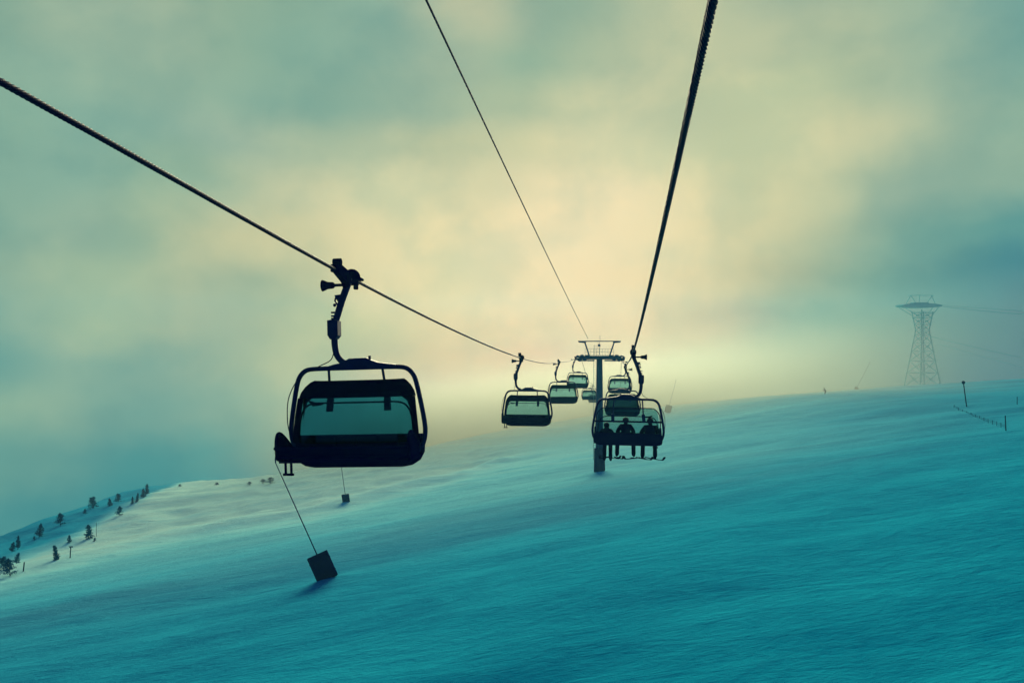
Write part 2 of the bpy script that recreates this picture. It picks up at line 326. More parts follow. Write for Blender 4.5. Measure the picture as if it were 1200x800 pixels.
l_(mth('MAXIMUM', mth('SUBTRACT', mth('MULTIPLY', cl.outputs[0], 1.9), .9), 0.0), mx2.inputs[0]); l_(mxm.outputs[2], mx2.inputs[6]); mx2.inputs[7].default_value = (.64, .99, .79, 1); mx2.clamp_factor = True  # pale warm tone of the painted sun patch
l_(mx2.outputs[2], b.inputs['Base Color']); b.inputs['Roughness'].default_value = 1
b.inputs['Specular IOR Level'].default_value = 0
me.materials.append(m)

# ------------------------------------------------------------------ haze
zmin = float(GZ.min()) - 1.0
hz = MB().box(((0), 225, (26 + zmin)/2), (2*430, 2*300, 26 - zmin)).build('haze', M_steel); hz.data.materials.clear()
hm = bpy.data.materials.new('haze_air'); hm.use_nodes = True; t = hm.node_tree; t.nodes.clear()
o = t.nodes.new('ShaderNodeOutputMaterial'); pv = t.nodes.new('ShaderNodeVolumePrincipled')
pv.inputs['Color'].default_value = (.11, .42, .60, 1); pv.inputs['Density'].default_value = .0004; pv.inputs['Anisotropy'].default_value = .55
t.links.new(pv.outputs[0], o.inputs['Volume']); hz.data.materials.append(hm)
# the thick bank of cloud lying on the slope further down
fz0, fz1, fy0, fy1 = zmin + 2, 70., 140., 520.
fb_ = MB().box((0, (fy0+fy1)/2, (fz0+fz1)/2), (840, fy1-fy0, fz1-fz0)).build('fog_bank', M_steel); fb_.data.materials.clear()
fm = bpy.data.materials.new('fog_bank_air'); fm.use_nodes = True; t = fm.node_tree; t.nodes.clear()
o = t.nodes.new('ShaderNodeOutputMaterial'); pv = t.nodes.new('ShaderNodeVolumePrincipled')
g_ = t.nodes.new('ShaderNodeNewGeometry'); sp3 = t.nodes.new('ShaderNodeSeparateXYZ'); t.links.new(g_.outputs['Position'], sp3.inputs[0])
def rmp(src, a0, a1, b0, b1):
    k = t.nodes.new('ShaderNodeMapRange'); k.interpolation_type = 'SMOOTHSTEP'; t.links.new(src, k.inputs[0])
    for n_i, v_ in zip((1, 2, 3, 4), (a0, a1, b0, b1)): k.inputs[n_i].default_value = v_
    return k.outputs[0]
def mm(op, a_, b_2):
    k = t.nodes.new('ShaderNodeMath'); k.operation = op
    for n_i, v_ in enumerate((a_, b_2)):
        if hasattr(v_, 'is_output'): t.links.new(v_, k.inputs[n_i])
        else: k.inputs[n_i].default_value = v_
    return k.outputs[0]
# height above the mean plane of the slope: the bank hugs the snow
lie = mm('ADD', mm('ADD', sp3.outputs[2], 12.6), mm('SUBTRACT', mm('MULTIPLY', sp3.outputs[1], .072), mm('MULTIPLY', sp3.outputs[0], .12)))
low_ = rmp(lie, 30, 2, 0, 1); tall_ = rmp(lie, 62, 25, 0, 1)
core = mm('MULTIPLY', mm('MULTIPLY', mm('MULTIPLY', rmp(sp3.outputs[0], -110, -30, 0, 1), rmp(sp3.outputs[0], 165, 30, 0, 1)), rmp(sp3.outputs[1], 150, 265, 0, .017)), low_)
rest = mm('MULTIPLY', mm('MULTIPLY', rmp(sp3.outputs[1], 215, 330, 0, .0006), rmp(sp3.outputs[0], -60, 60, 0, 1)), tall_)
fn_ = t.nodes.new('ShaderNodeTexNoise'); t.links.new(g_.outputs['Position'], fn_.inputs['Vector']); fn_.inputs['Scale'].default_value = .012; fn_.inputs['Detail'].default_value = 3
fr_ = t.nodes.new('ShaderNodeMapRange'); t.links.new(fn_.outputs[0], fr_.inputs[0]); fr_.inputs[1].default_value = .3; fr_.inputs[2].default_value = .7; fr_.inputs[3].default_value = .6; fr_.inputs[4].default_value = 1.4
m1_ = t.nodes.new('ShaderNodeMath'); m1_.operation = 'MULTIPLY'; t.links.new(mm('ADD', core, rest), m1_.inputs[0]); m1_.inputs[1].default_value = 1
m2_ = t.nodes.new('ShaderNodeMath'); m2_.operation = 'MULTIPLY'; t.links.new(m1_.outputs[0], m2_.inputs[0]); t.links.new(fr_.outputs[0], m2_.inputs[1])
t.links.new(m2_.outputs[0], pv.inputs['Density'])
pv.inputs['Color'].default_value = (.33, .335, .28, 1); pv.inputs['Anisotropy'].default_value = .80
t.links.new(pv.outputs[0], o.inputs['Volume']); fb_.data.materials.append(fm)
tag(fb_, 'thick fog bank lying across the slope behind the lift tower', None, None, 'stuff')
tag(hz, 'pale fog filling the air over the snow slope', None, None, 'stuff')

# ------------------------------------------------------------------ the lift line
TAN = .13240; YAW = math.atan(TAN)
def lane_x(side, D): return TAN*D + (-6.22 if side < 0 else .71)
def spl(pts):
    xs = np.array([p[0] for p in pts], float); ys = np.array([p[1] for p in pts], float)
    m_ = np.gradient(ys, xs)
    def f(x):
        x = float(x)
        if x <= xs[0]: return ys[0] + m_[0]*(x-xs[0])
        if x >= xs[-1]: return ys[-1] + m_[-1]*(x-xs[-1])
        i = int(np.searchsorted(xs, x) - 1); i = max(0, min(i, len(xs)-2)); h = xs[i+1]-xs[i]; t_ = (x-xs[i])/h
        return (2*t_**3-3*t_**2+1)*ys[i] + (t_**3-2*t_**2+t_)*h*m_[i] + (-2*t_**3+3*t_**2)*ys[i+1] + (t_**3-t_**2)*h*m_[i+1]
    return f
def zpx(D, y): return (400-y)/F*D
left_z = spl([(-30, 6.7), (-5, 3.95), (8, 2.62), (18.4, 1.50), (35, .05), (51.6, zpx(51.6, 419.5)), (68, zpx(68, 425.5)), (84.8, zpx(84.8, 424.5)), (104, zpx(104, 423)), (118, zpx(118, 420)), (128, zpx(129, 419)), (131.5, zpx(131.5, 419.5)), (165, zpx(165, 443.5)), (200, zpx(200, 451)), (240, zpx(240, 456)), (300, zpx(300, 460))])
right_z = spl([(-30, 6.9), (-5, 3.95), (5.9, 2.53), (20, .95), (37, zpx(37, 414.5)), (55, zpx(55, 425.5)), (72, zpx(72, 430.5)), (90, zpx(90, 427)), (107, zpx(107, 422.5)), (128, zpx(129, 418)), (131.5, zpx(131.5, 418.5)), (165, zpx(165, 440)), (200, zpx(200, 449)), (240, zpx(240, 455)), (300, zpx(300, 460))])
LZ = {-1: left_z, 1: right_z}
def rope_pt(side, D): return Vector((lane_x(side, D), D, LZ[side](D)))
def make_rope(side, label):
    mb = MB()
    # near length: six twisted strands round a core
    D0, D1 = -14., 46.
    step = .055 if side > 0 else .07; n = int((D1-D0)/step); pitch = .42
    for k in range(6):
        pts = []
        for i in range(n+1):
            D = D0 + (D1-D0)*i/n; c0 = rope_pt(side, D); a = 2*math.pi*(D/pitch + k/6)
            pts.append(c0 + Vector((math.cos(a)*.026, 0, math.sin(a)*.026)))
        mb.tube(pts, .017, 5)
    mb.tube([rope_pt(side, D0 + (D1-D0)*i/60) for i in range(61)], .027, 6)
    mb.tube([rope_pt(side, D) for D in np.arange(D1-.5, 300, 1.5)], .038, 6)
    mb.tube([rope_pt(side, D) for D in np.arange(-32, D0+.5, 1.5)], .038, 6)
    o_ = mb.build('haul_rope', M_rope, smooth=True)
    return tag(o_, label, 'cable', 'haul ropes of the chairlift')
make_rope(-1, 'thick twisted steel rope on the left carrying the oncoming empty chairs')
make_rope(1, 'thickest twisted steel rope rising steeply overhead on the right, carrying the chairs that ride away')
mb = MB()
cz = lambda D: 8.45 + (D-19.3)*(-.0735) + .00001*(D-19.3)*(D-128)*6
mb.tube([(TAN*D - 4.72, D, cz(D)) for D in np.arange(-30, 129.5, 2)], .034, 6)
tag(mb.build('signal_cable', M_rope, smooth=True), 'thin black cable running between the two haul ropes to the top of the lift tower', 'cable')

# ------------------------------------------------------------------ chairs
def make_chair(dark_canopy=True, window=None, XC=-.11):
    window = window or M_glass
    root = empty('lift_chair', (0, 0, 0))
    # grip on the rope
    g = MB()
    g.tube([(0, -1.05, 0), (0, -.62, 0), (.01, -.55, .01)], [.034, .075, .10], 10)
    g.ball((0, -.30, .03), (.15, .36, .17), 14)
    g.box((.02, -.1, -.07), (.20, .62, .20), bevel=.03)
    g.box((.0, -.52, -.17), (.09, .14, .2), bevel=.02)
    g.prism([(-.62, -.16), (.05, -.22), (.62, -.02), (.92, .10), (.90, .2), (.55, .22), (.1, .12), (-.4, .1)][::1], 0, -.05, .09)
    g.tube([(.02, .2, -.1), (.06, .0, -.22)], .09, 8)
    g.tube([(.02, .78, .10), (.02, 1.0, .05)], [.09, .04], 8)
    gr = g.build('grip', M_dark, root, True)
    for p in gr.data.polygons: p.use_smooth = False
    MB().tube([(-.06, .62, .27), (.12, .62, .27)], .085, 12).build('roller', M_dark, gr)
    t_ = MB(); t_.tube([(.05, 0, -.19), (.36, 0, -.19)], .035, 8); t_.tube([(.34, 0, -.19), (.37, 0, -.19), (.50, 0, -.19), (.58, 0, -.19), (.63, 0, -.19)], [.05, .075, .085, .12, .135], 12)
    t_.build('guide_trumpet', M_dark, gr)
    lv = MB(); lv.tube([(.30, 0, -.42), (.33, .02, -.55), (.26, .02, -.66)], .022, 6); lv.ball((.34, .02, -.65), .042, 8)
    lv.prism([(.10, -.40), (.34, -.42), (.22, -.66)], 1, -.03, .03); lv.build('grip_lever', M_steel, gr)
    # hanger arm
    path = smooth_path([(0, 0, -.05), (.02, 0, -.18), (.15, 0, -.50), (.27, 0, -.84), (.36, 0, -1.12), (.375, 0, -1.4), (.37, 0, -1.6), (.33, 0, -1.80), (.22, 0, -1.95), (.05, 0, -2.03)], 5)
    nn = len(path); MB().tube(path, [.085 - .015*i/nn for i in range(nn)], 12).build('hanger_arm', M_steel, root, True)
    bx = MB(); bx.prism([(.25, -1.02), (.36, -.98), (.50, -1.0), (.50, -1.34), (.44, -1.44), (.32, -1.44), (.25, -1.36)], 1, -.12, .12)
    for zz in (-.82, -.90, -.96): bx.box((.38, 0, zz), (.10, .10, .04), bevel=.01)
    bx.build('damper_box', M_steel, root)
    # suspension beam
    sb = MB(); sb.prism([(XC-.62, -2.14), (XC+.62+.3, -2.14), (XC+.5, -2.02), (XC+.30, -1.985), (XC+.12, -1.89), (XC-.28, -1.885), (XC-.36, -1.93), (XC-.55, -2.0), (XC-.98, -2.06), (XC-.98, -2.10)], 1, -.10, .10)
    sb.box((XC, 0, -2.105), (2.06, .13, .035)); sb.box((XC-.34, 0, -1.885), (.05, .06, .09))
    sb.build('suspension_beam', M_steel, root)
    wr = MB(); wr.tube(smooth_path([(.38, .05, -1.72), (.46, .08, -1.92), (XC+.86, .09, -2.06), (XC+1.30, .1, -2.28), (XC+1.60, .08, -2.75), (XC+1.66, .06, -3.3), (XC+1.60, .04, -3.7)], 6), .012, 5)
    wr.build('cable', M_rope, root)
    # outer frame
    half = [(0, -2.11), (.7, -2.11), (1.08, -2.12), (1.24, -2.17), (1.36, -2.30), (1.43, -2.50), (1.52, -2.95), (1.585, -3.35), (1.60, -3.6), (1.55, -3.85), (1.42, -4.05)]
    pts = [(XC - x, 0, z) for x, z in reversed(half)] + [(XC + x, 0, z) for x, z in half[1:]]
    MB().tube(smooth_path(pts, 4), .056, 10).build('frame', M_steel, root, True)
    for s in (-1, 1):
        st = MB(); st.tube([(XC+.64*s, .02, -2.12), (XC+.66*s, -.06, -2.45), (XC+.68*s, -.14, -2.8)], .032, 8)
        st.prism([(XC+.68*s-.08, -2.78), (XC+.68*s+.07, -2.76), (XC+.70*s+.09, -3.12), (XC+.70*s-.06, -3.12)], 1, -.19, -.12)
        st.build('strut', M_steel, root)
    # bubble: curved shell, rows of (half width, y, z)
    def shell(mb_, rows_, th=.0, n=28, depth=.34, cut=1.0, side=None):
        R_ = []
        for hw, y0, z in rows_:
            ring = []
            for k in range(n+1):
                a = -1 + 2*k/n
                if side: a = side[0] + (side[1]-side[0])*k/n
                ring.append(mb_.b.verts.new((XC + a*hw, y0 + depth*(1 - abs(a)**5) - depth*.6, z)))
            R_.append(ring)
        for i in range(len(R_)-1):
            for k in range(n): mb_.b.faces.new((R_[i][k], R_[i][k+1], R_[i+1][k+1], R_[i+1][k]))
    top = [(1.08, -.02, -2.39), (1.16, .05, -2.43), (1.27, .10, -2.53), (1.36, .15, -2.66), (1.40, .18, -2.78)]
    low = [(1.40, .18, -2.78), (1.42, .22, -2.95), (1.45, .26, -3.2), (1.48, .29, -3.5), (1.50, .30, -3.8)]
    bub = MB()
    if not dark_canopy: top = [(1.06, .0, -2.52), (1.22, .06, -2.56), (1.34, .11, -2.64), (1.38, .15, -2.72), (1.40, .18, -2.80)]
    if dark_canopy: shell(bub, [(a*.93, b_, c_) for a, b_, c_ in low])
    else: shell(bub, [(a*.96, b_, c_) for a, b_, c_ in top+low[1:]])
    bo = bub.build('bubble', window, root, True)
    if dark_canopy:
        cn = MB(); shell(cn, top); 
        for sgn in (-1, 1):     # opaque cheeks down both sides of the window
            Rr = [[cn.b.verts.new((XC + sgn*hw*f, y0 - .14, z)) for f in (.90, 1.0)] for hw, y0, z in low]
            for i in range(len(Rr)-1): cn.b.faces.new((Rr[i][0], Rr[i][1], Rr[i+1][1], Rr[i+1][0]))
            # rounded upper corners of the window
            c0 = [(1.26, -2.78), (.95, -2.80), (1.08, -2.83), (1.18, -2.92), (1.25, -3.1)]
            V = [cn.b.verts.new((XC + sgn*x, .02 - .03, z)) for x, z in [(1.30, -2.76), (.92, -2.76), (1.08, -2.80), (1.19, -2.89), (1.25, -3.06), (1.30, -3.3)]]
            cn.b.faces.new(V)
        bmesh.ops.solidify(cn.b, geom=list(cn.b.faces), thickness=.02)
        co = cn.build('canopy', M_dark, bo)
    rim = MB()
    zt = -2.90
    rim.tube(smooth_path([(XC-1.36, .12, -3.7), (XC-1.33, .1, -3.3), (XC-1.22, .08, -3.02), (XC-1.0, .08, zt-.01), (XC-.5, .16, zt), (XC+.5, .16, zt), (XC+1.0, .08, zt-.01), (XC+1.22, .08, -3.02), (XC+1.33, .1, -3.3), (XC+1.36, .12, -3.7)], 5), .022, 6)
    rim.prism([(XC+.72, zt), (XC+.95, zt+.02), (XC+1.12, zt+.07), (XC+1.0, zt-.07), (XC+.8, zt-.05)], 1, .1, .16)
    if not dark_canopy:
        rim.tube(smooth_path([(XC-1.46, .0, -3.6), (XC-1.44, -.02, -3.0), (XC-1.38, -.02, -2.75), (XC-1.2, -.02, -2.56), (XC-.9, -.02, -2.51), (XC+.9, -.02, -2.51), (XC+1.2, -.02, -2.56), (XC+1.38, -.02, -2.75), (XC+1.44, -.02, -3.0), (XC+1.46, 0, -3.6)], 5), .025, 6)
        rim.tube([(XC-1.5, -.1, -3.12), (XC+1.5, -.1, -3.12)], .045, 6)
    rim.build('rim', M_dark, bo)
    # backrest and pan
    if not dark_canopy:
        bk = MB(); bk.prism([(XC-1.50, -3.66), (XC-1.56, -3.85), (XC-1.54, -4.05), (XC-1.44, -4.16), (XC-1.25, -4.2), (XC+1.25, -4.2), (XC+1.44, -4.16), (XC+1.54, -4.05), (XC+1.56, -3.85), (XC+1.50, -3.66)], 1, -.14, .02)
    else:
        bk = MB(); bk.prism([(XC-1.50, -3.66), (XC-1.56, -3.85), (XC-1.54, -4.08), (XC-1.44, -4.26), (XC-1.28, -4.36), (XC-1.05, -4.40), (XC+1.05, -4.40), (XC+1.28, -4.36), (XC+1.44, -4.26), (XC+1.54, -4.08), (XC+1.56, -3.85), (XC+1.50, -3.66)], 1, -.14, .02)
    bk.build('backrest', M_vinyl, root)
    pc = MB()
    for k in range(6): pc.box((XC-1.25+.5*k, .05, -3.86), (.46, .08, .36), bevel=.035)
    pc.build('back_cushion', M_vinyl, [x for x in bpy.data.objects if x.parent == root and x.name.startswith('backrest')][-1])
    se = MB()
    for k in range(6): se.box((XC-1.25+.5*k, .36, -4.05), (.47, .62, .13), bevel=.04)
    se.box((XC, .5, -4.13), (3.0, .95, .05), bevel=.01)
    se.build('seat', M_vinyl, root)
    for s in (-1, 1):
        ar = MB(); x0 = XC + 1.50*s
        ar.tube(smooth_path([(x0, .25, -3.90), (x0, .55, -3.68), (x0, .84, -3.52), (x0, .98, -3.53), (x0, 1.05, -3.66), (x0, 1.05, -3.9), (x0, .98, -4.06), (x0, .6, -4.12), (x0, .2, -4.14)], 5), .045, 8)
        ar.prism([(.3, -3.88), (.84, -3.56), (.98, -3.6), (1.02, -3.9), (.94, -4.04), (.25, -4.12)], 0, x0-.015, x0+.015)
        ar.build('armrest', M_dark, root, False)
    sbr = MB(); sbr.tube([(XC-1.5, 1.18, -3.80), (XC+1.5, 1.18, -3.80)], .035, 8); sbr.tube([(XC-1.5, 1.12, -4.0), (XC+1.5, 1.12, -4.0)], .04, 8)
    sbr.box((XC, 1.10, -3.90), (2.9, .03, .18))
    sbr.build('safety_bar', M_dark, root)
    lt = MB()
    for dx in (0, .13): lt.tube([(XC+1.22+dx, .95, -4.04), (XC+1.21+dx, .97, -4.40)], .028, 6)
    lt.box((XC+1.28, .97, -4.40), (.24, .06, .05)); lt.build('footrest_bracket', M_dark, root)
    return root
chair = make_chair(True)
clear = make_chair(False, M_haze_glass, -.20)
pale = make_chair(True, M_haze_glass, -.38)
GRP_D, GRP_U = 'empty chairs coming along the left rope', 'chairs riding away on the right rope'
def put(o_, side, D, label, group, swing=0.):
    p = rope_pt(side, D); o_.location = p
    o_.rotation_euler = Matrix.Rotation(-YAW + (math.pi if side < 0 else 0), 3, 'Z').to_euler()
    if swing:
        o_.rotation_euler = (Matrix.Rotation(-YAW + (math.pi if side < 0 else 0), 3, 'Z') @ Matrix.Rotation(swing, 3, 'Y')).to_euler()
    o_['label'] = label; o_['category'] = 'chairlift chair'; o_['group'] = group; return o_
left = [(18.4, 'largest and nearest empty chair with closed tinted bubble, in front on the left'),
        (51.6, 'empty bubble chair on the left rope, second behind the largest one'),
        (84.8, 'small empty bubble chair overlapping the one beside it, third along the left rope'),
        (118., 'tiny empty bubble chair hanging just left of the tower wheels'),
        (165., 'faint bubble chair low against the tower post, beyond its wheels'),
        (203., 'faintest chair, half hidden behind another chair and the tower post')]
for i, (D, lab) in enumerate(left):
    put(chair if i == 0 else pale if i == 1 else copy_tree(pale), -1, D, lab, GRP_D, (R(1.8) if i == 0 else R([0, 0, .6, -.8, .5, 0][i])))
DA = 36.2
A = put(clear, 1, DA, 'occupied chair with clear tinted bubble and three riders, in front of the tower', GRP_U, R(.5))
put(make_chair(True, M_smoke, -.30), 1, 72, 'chair with broad dark canopy directly behind the occupied chair', GRP_U, R(-.8))
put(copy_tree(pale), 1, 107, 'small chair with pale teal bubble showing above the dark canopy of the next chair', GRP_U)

# ------------------------------------------------------------------ people
def skin_mesh(name, J, E_, rad, rootv, m_, sub=1):
    me_ = bpy.data.meshes.new(name); me_.from_pydata([Vector(j) for j in J], E_, []); ob = bpy.data.objects.new(name, me_); col.objects.link(ob)
    ob.modifiers.new('skin', 'SKIN')
    sv = me_.skin_vertices[0].data
    for i, r0 in enumerate(rad): sv[i].radius = (r0, r0) if not hasattr(r0, '__len__') else r0; sv[i].use_root = (i == rootv)
    sm = ob.modifiers.new('sub', 'SUBSURF'); sm.levels = sub; sm.render_levels = sub
    dg = bpy.context.evaluated_depsgraph_get(); ev = ob.evaluated_get(dg); out = bpy.data.meshes.new_from_object(ev)
    ob.modifiers.clear(); ob.data = out; out.name = name; out.materials.clear(); out.materials.append(m_)
    for p in out.polygons: p.use_smooth = True
    return ob
def person(J, label, cat='person', group=None, parent_matrix=None):
    """J: joints by name"""
    names = list(J); ix = {n_2: i for i, n_2 in enumerate(names)}
    rad = {'pelvis': .16, 'belly': .155, 'chest': .175, 'neck': .075, 'head': .10, 'crown': .085}
    for s in 'lr': rad.update({'sh'+s: .095, 'el'+s: .065, 'wr'+s: .048, 'palm'+s: .045, 'fing'+s: .03, 'thumb'+s: .024, 'hip'+s: .115, 'kn'+s: .085, 'an'+s: .07, 'toe'+s: .05})
    E_ = [('pelvis', 'belly'), ('belly', 'chest'), ('chest', 'neck'), ('neck', 'head'), ('head', 'crown')]
    for s in 'lr': E_ += [('chest', 'sh'+s), ('sh'+s, 'el'+s), ('el'+s, 'wr'+s), ('wr'+s, 'palm'+s), ('palm'+s, 'fing'+s), ('palm'+s, 'thumb'+s), ('pelvis', 'hip'+s), ('hip'+s, 'kn'+s), ('kn'+s, 'an'+s), ('an'+s, 'toe'+s)]
    E_ = [(ix[a], ix[b_]) for a, b_ in E_]
    if group and 'riders' in group:
        for n_2 in rad: rad[n_2] *= 1.0 if n_2 in ('neck', 'head', 'crown') or n_2[:4] in ('palm', 'fing', 'thum') else 1.25
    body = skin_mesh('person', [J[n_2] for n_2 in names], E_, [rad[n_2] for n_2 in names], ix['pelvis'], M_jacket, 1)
    tag(body, label, cat, group)
    hd, cr = Vector(J['head']), Vector(J['crown']); ax = (cr-hd).normalized()
    h = MB(); h.ball(hd + ax*.07, (.135, .155, .135), 14); h.build('helmet', M_helmet, body, True)
    fwd = Vector((0, 1, 0)) - ax*ax.y; fwd.normalize()
    gg = MB(); gg.box(hd + fwd*.125 + ax*.03, (.17, .05, .075), bevel=.015); gg.build('goggles', M_glass, body)
    for s in 'lr':
        an, toe, kn = Vector(J['an'+s]), Vector(J['toe'+s]), Vector(J['kn'+s])
        bt = MB(); up = (kn-an).normalized(); bt.tube([an + up*.2, an + up*.02, an - up*.06], [.085, .088, .07], 8)
        bt.tube([an - up*.05 - (toe-an)*.25, toe + (toe-an)*.1 - Vector((0, 0, .01))], [.065, .055], 8); bt.build('ski_boot', M_dark, body)
    return body
def seated(lean=0., spread=.2, head=0.):
    J = {'pelvis': (0, .10, .13), 'belly': (lean*.3, .09, .32), 'chest': (lean*.8, .12, .52), 'neck': (lean, .15, .70), 'head': (lean+head, .18, .80), 'crown': (lean+head, .19, .92)}
    for s, g in (('l', -1), ('r', 1)):
        J.update({'sh'+s: (lean*.9+.20*g, .12, .60), 'el'+s: (lean*.5+.36*g, .22, .36), 'wr'+s: (.22*g, .52, .28), 'palm'+s: (.19*g, .62, .27), 'fing'+s: (.17*g, .70, .22), 'thumb'+s: (.12*g, .63, .30),
                  'hip'+s: (.11*g, .20, .10), 'kn'+s: (spread*g, .60, .03), 'an'+s: (spread*g*1.05, .66, -.60), 'toe'+s: (spread*g*1.1, .84, -.68)})
    return J
def ski_pair(label, yaws, pitch=0., L=1.68):
    root = empty('ski_pair', (0, 0, 0), 0, label, 'skis', 'skis hanging under the occupied chair')
    for dx, yw, xs in yaws:
        k = MB(); prof = [(-.78, .015), (-.4, 0), (.3, 0), (.68, .01), (.80, .06), (.90, .16)]
        a = [(y_, z_) for y_, z_ in prof]; b2 = [(y_, z_+.035) for y_, z_ in reversed(prof)]
        k.prism(a + b2, 0, -.05, .05); k.box((0, -.05, .045), (.06, .32, .05), bevel=.01)
        o_ = k.build('ski', M_dark, root); o_.location = (dx, xs, 0); o_.rotation_euler = (pitch, 0, yw)
    return root
Am = Matrix.Translation(A.location) @ A.rotation_euler.to_matrix().to_4x4()
k_ = 933/DA
riders = [(-1.12, -.05, .13, 'person hunched on the left seat of the occupied chair, in dark ski clothes', 0.),
          (-.30, .0, .33, 'person in the middle of the occupied chair, legs spread wide, in dark ski clothes', 0.),
          (.78, .02, .24, 'person on the right seat of the occupied chair, helmet clear against the bubble', 0.)]
for x, ln, spd, lab, hd_ in riders:
    b_ = person(seated(ln, spd, hd_), lab, 'person', 'riders on the occupied chair')
    sc_ = 1.13 if x > .5 else (1.02 if x < -1 else 1.10)
    b_.matrix_world = Am @ Matrix.Translation((x, .06, -4.08 + (.0 if x > .5 else (-.12 if x < -1 else .04)))) @ Matrix.Rotation(R(-7 if x < -1 else 0), 4, 'X') @ Matrix.Scale(sc_, 4)
for x, yw, lab in [(-1.12, [(-.15, R(14), .62), (.15, R(-30), .72)], 'pair of skis under the left rider, one tip pointing right'),
              (-.30, [(-.30, R(-14), .66), (.30, R(24), .66)], 'pair of skis under the middle rider, set far apart'),
              (.78, [(-.22, R(-28), .66), (.26, R(-34), .7)], 'pair of skis under the right rider, both tips pointing outwards to the right')]:
    sp = ski_pair(lab, yw, R(-11)); sp.matrix_world = Am @ Matrix.Translation((x, .1, -4.93))

# ------------------------------------------------------------------ lift tower
TD = 129.; tb = hit(702.5, 552); tb = Vector(((702.5-600)/F*TD, TD, 0)); tb.z = ground(tb.x, tb.y) - .1
arm_z = zpx(TD, 419)
tw = empty('lift_tower', tb, -YAW, 'tall steel lift tower with crossarm and trapezoid top frame, chairs passing on both sides', 'lift tower')
H = arm_z - tb.z
MB().tube([(0, 0, -1), (0, 0, H*.5), (0, 0, H-.2)], [.64, .58, .50], 20).build('pole', M_tower, tw, True)
MB().tube([(0, 0, -1.2), (0, 0, 3.3), (0, 0, 3.35)], [.92, .86, .70], 16).build('protective_mat', M_pad, tw)
ld = MB()
for s in (-1, 1): ld.tube([(-.18 + .42*s - .35, -.62, 1.5), (-.18 + .42*s-.35, -.58, H)], .03, 5)
for z in np.arange(1.8, H, .35): ld.tube([(-.95, -.6, z), (-.11, -.6, z)], .018, 4)
ld.build('ladder', M_galv, tw)
xl = lambda s: (3.465*s)
ca = MB(); ca.box((0, 0, H+.02), (6.3, .55, .62), bevel=.06); ca.build('crossarm', M_tower, tw)
cw = MB(); cw.box((0, -.55, H+.42), (4.6, .5, .05))
for s in (-1, 1):
    cw.box((1.85*s, -.3, H-.45), (2.1, .5, .22), bevel=.03)
for x in np.linspace(-2.3, 2.3, 11): cw.tube([(x, -.8, H+.4), (x, -.8, H+1.45)], .02, 4)
for zz in (H+.95, H+1.45): cw.tube([(-2.3, -.8, zz), (2.3, -.8, zz)], .02, 4)
for x in (-.85, .05): cw.tube([(x, -.4, H+.4), (x, -.4, H+2.1)], .03, 4)
for zz in np.arange(H+.7, H+2.1, .3): cw.tube([(-.85, -.4, zz), (.05, -.4, zz)], .015, 4)
cw.build('catwalk', M_galv, tw)
tf = MB(); tz = H + 2.62
for s in (-1, 1):
    for yy in (-.3, .3): tf.tube([(1.62*s, yy, H+.25), (2.40*s, yy, tz)], .13, 6)
    for yy in (-1.0, 1.0): tf.tube([(-3.45*s*0 - 3.4, yy, tz+.02), (3.4, yy, tz+.02)], .06, 5)
tf.prism([(-3.45, tz+.12), (3.45, tz+.12), (3.35, tz-.16), (2.5, tz-.24), (2.0, tz-.02), (-2.0, tz-.02), (-2.5, tz-.24), (-3.35, tz-.16)], 1, -.18, .18)
tf.build('top_frame', M_tower, tw)
bb = MB(); bb.box((-.05, 0, tz-.62), (.42, .3, .4), bevel=.03); bb.tube([(-.05, 0, tz-.5), (-.05, 0, tz+.1)], .03, 5); bb.tube([(.08, 0, tz), (.08, 0, tz+.95)], .03, 5)
bb.build('control_box', M_tower, tw)
for s in (-1, 1):
    # the ropes cross the arm at these local x
    wx = lane_x(s, TD) - tb.x; lx = wx*math.cos(YAW) - 0
    sh = MB(); sh.box((lx, 0, H-.30), (.12, 4.6, .22), bevel=.03)
    for xx in (2.2, 2.6, 3.0): 
        sh.box((xx*s, 0, H+.02), (.16, .9, .95), bevel=.05)
    sh.prism([(lx-.5*s, H-.55), (lx+.45*s, H-.42), (lx+.55*s, H+.1), (lx+.2*s, H+.35), (lx-.5*s, H+.3)], 1, -.45, -.15)
    for xx, dz in ((1.9, .16), (2.35, -.30), (2.75, .22), (3.15, -.34), (3.5, .12)):
        sh.tube([(xx*s, -.62, H+dz), (xx*s, -.38, H+dz)], .30, 12)
    sa = sh.build('sheave_train', M_tower, tw)
    for k in range(8):
        yy = -2.1 + .6*k
        MB().tube([(lx-.10, yy, H-.29), (lx-.05, yy, H-.29), (lx+.05, yy, H-.29), (lx+.10, yy, H-.29)], [.26, .22, .22, .26], 14).build('sheave', M_dark, sa)

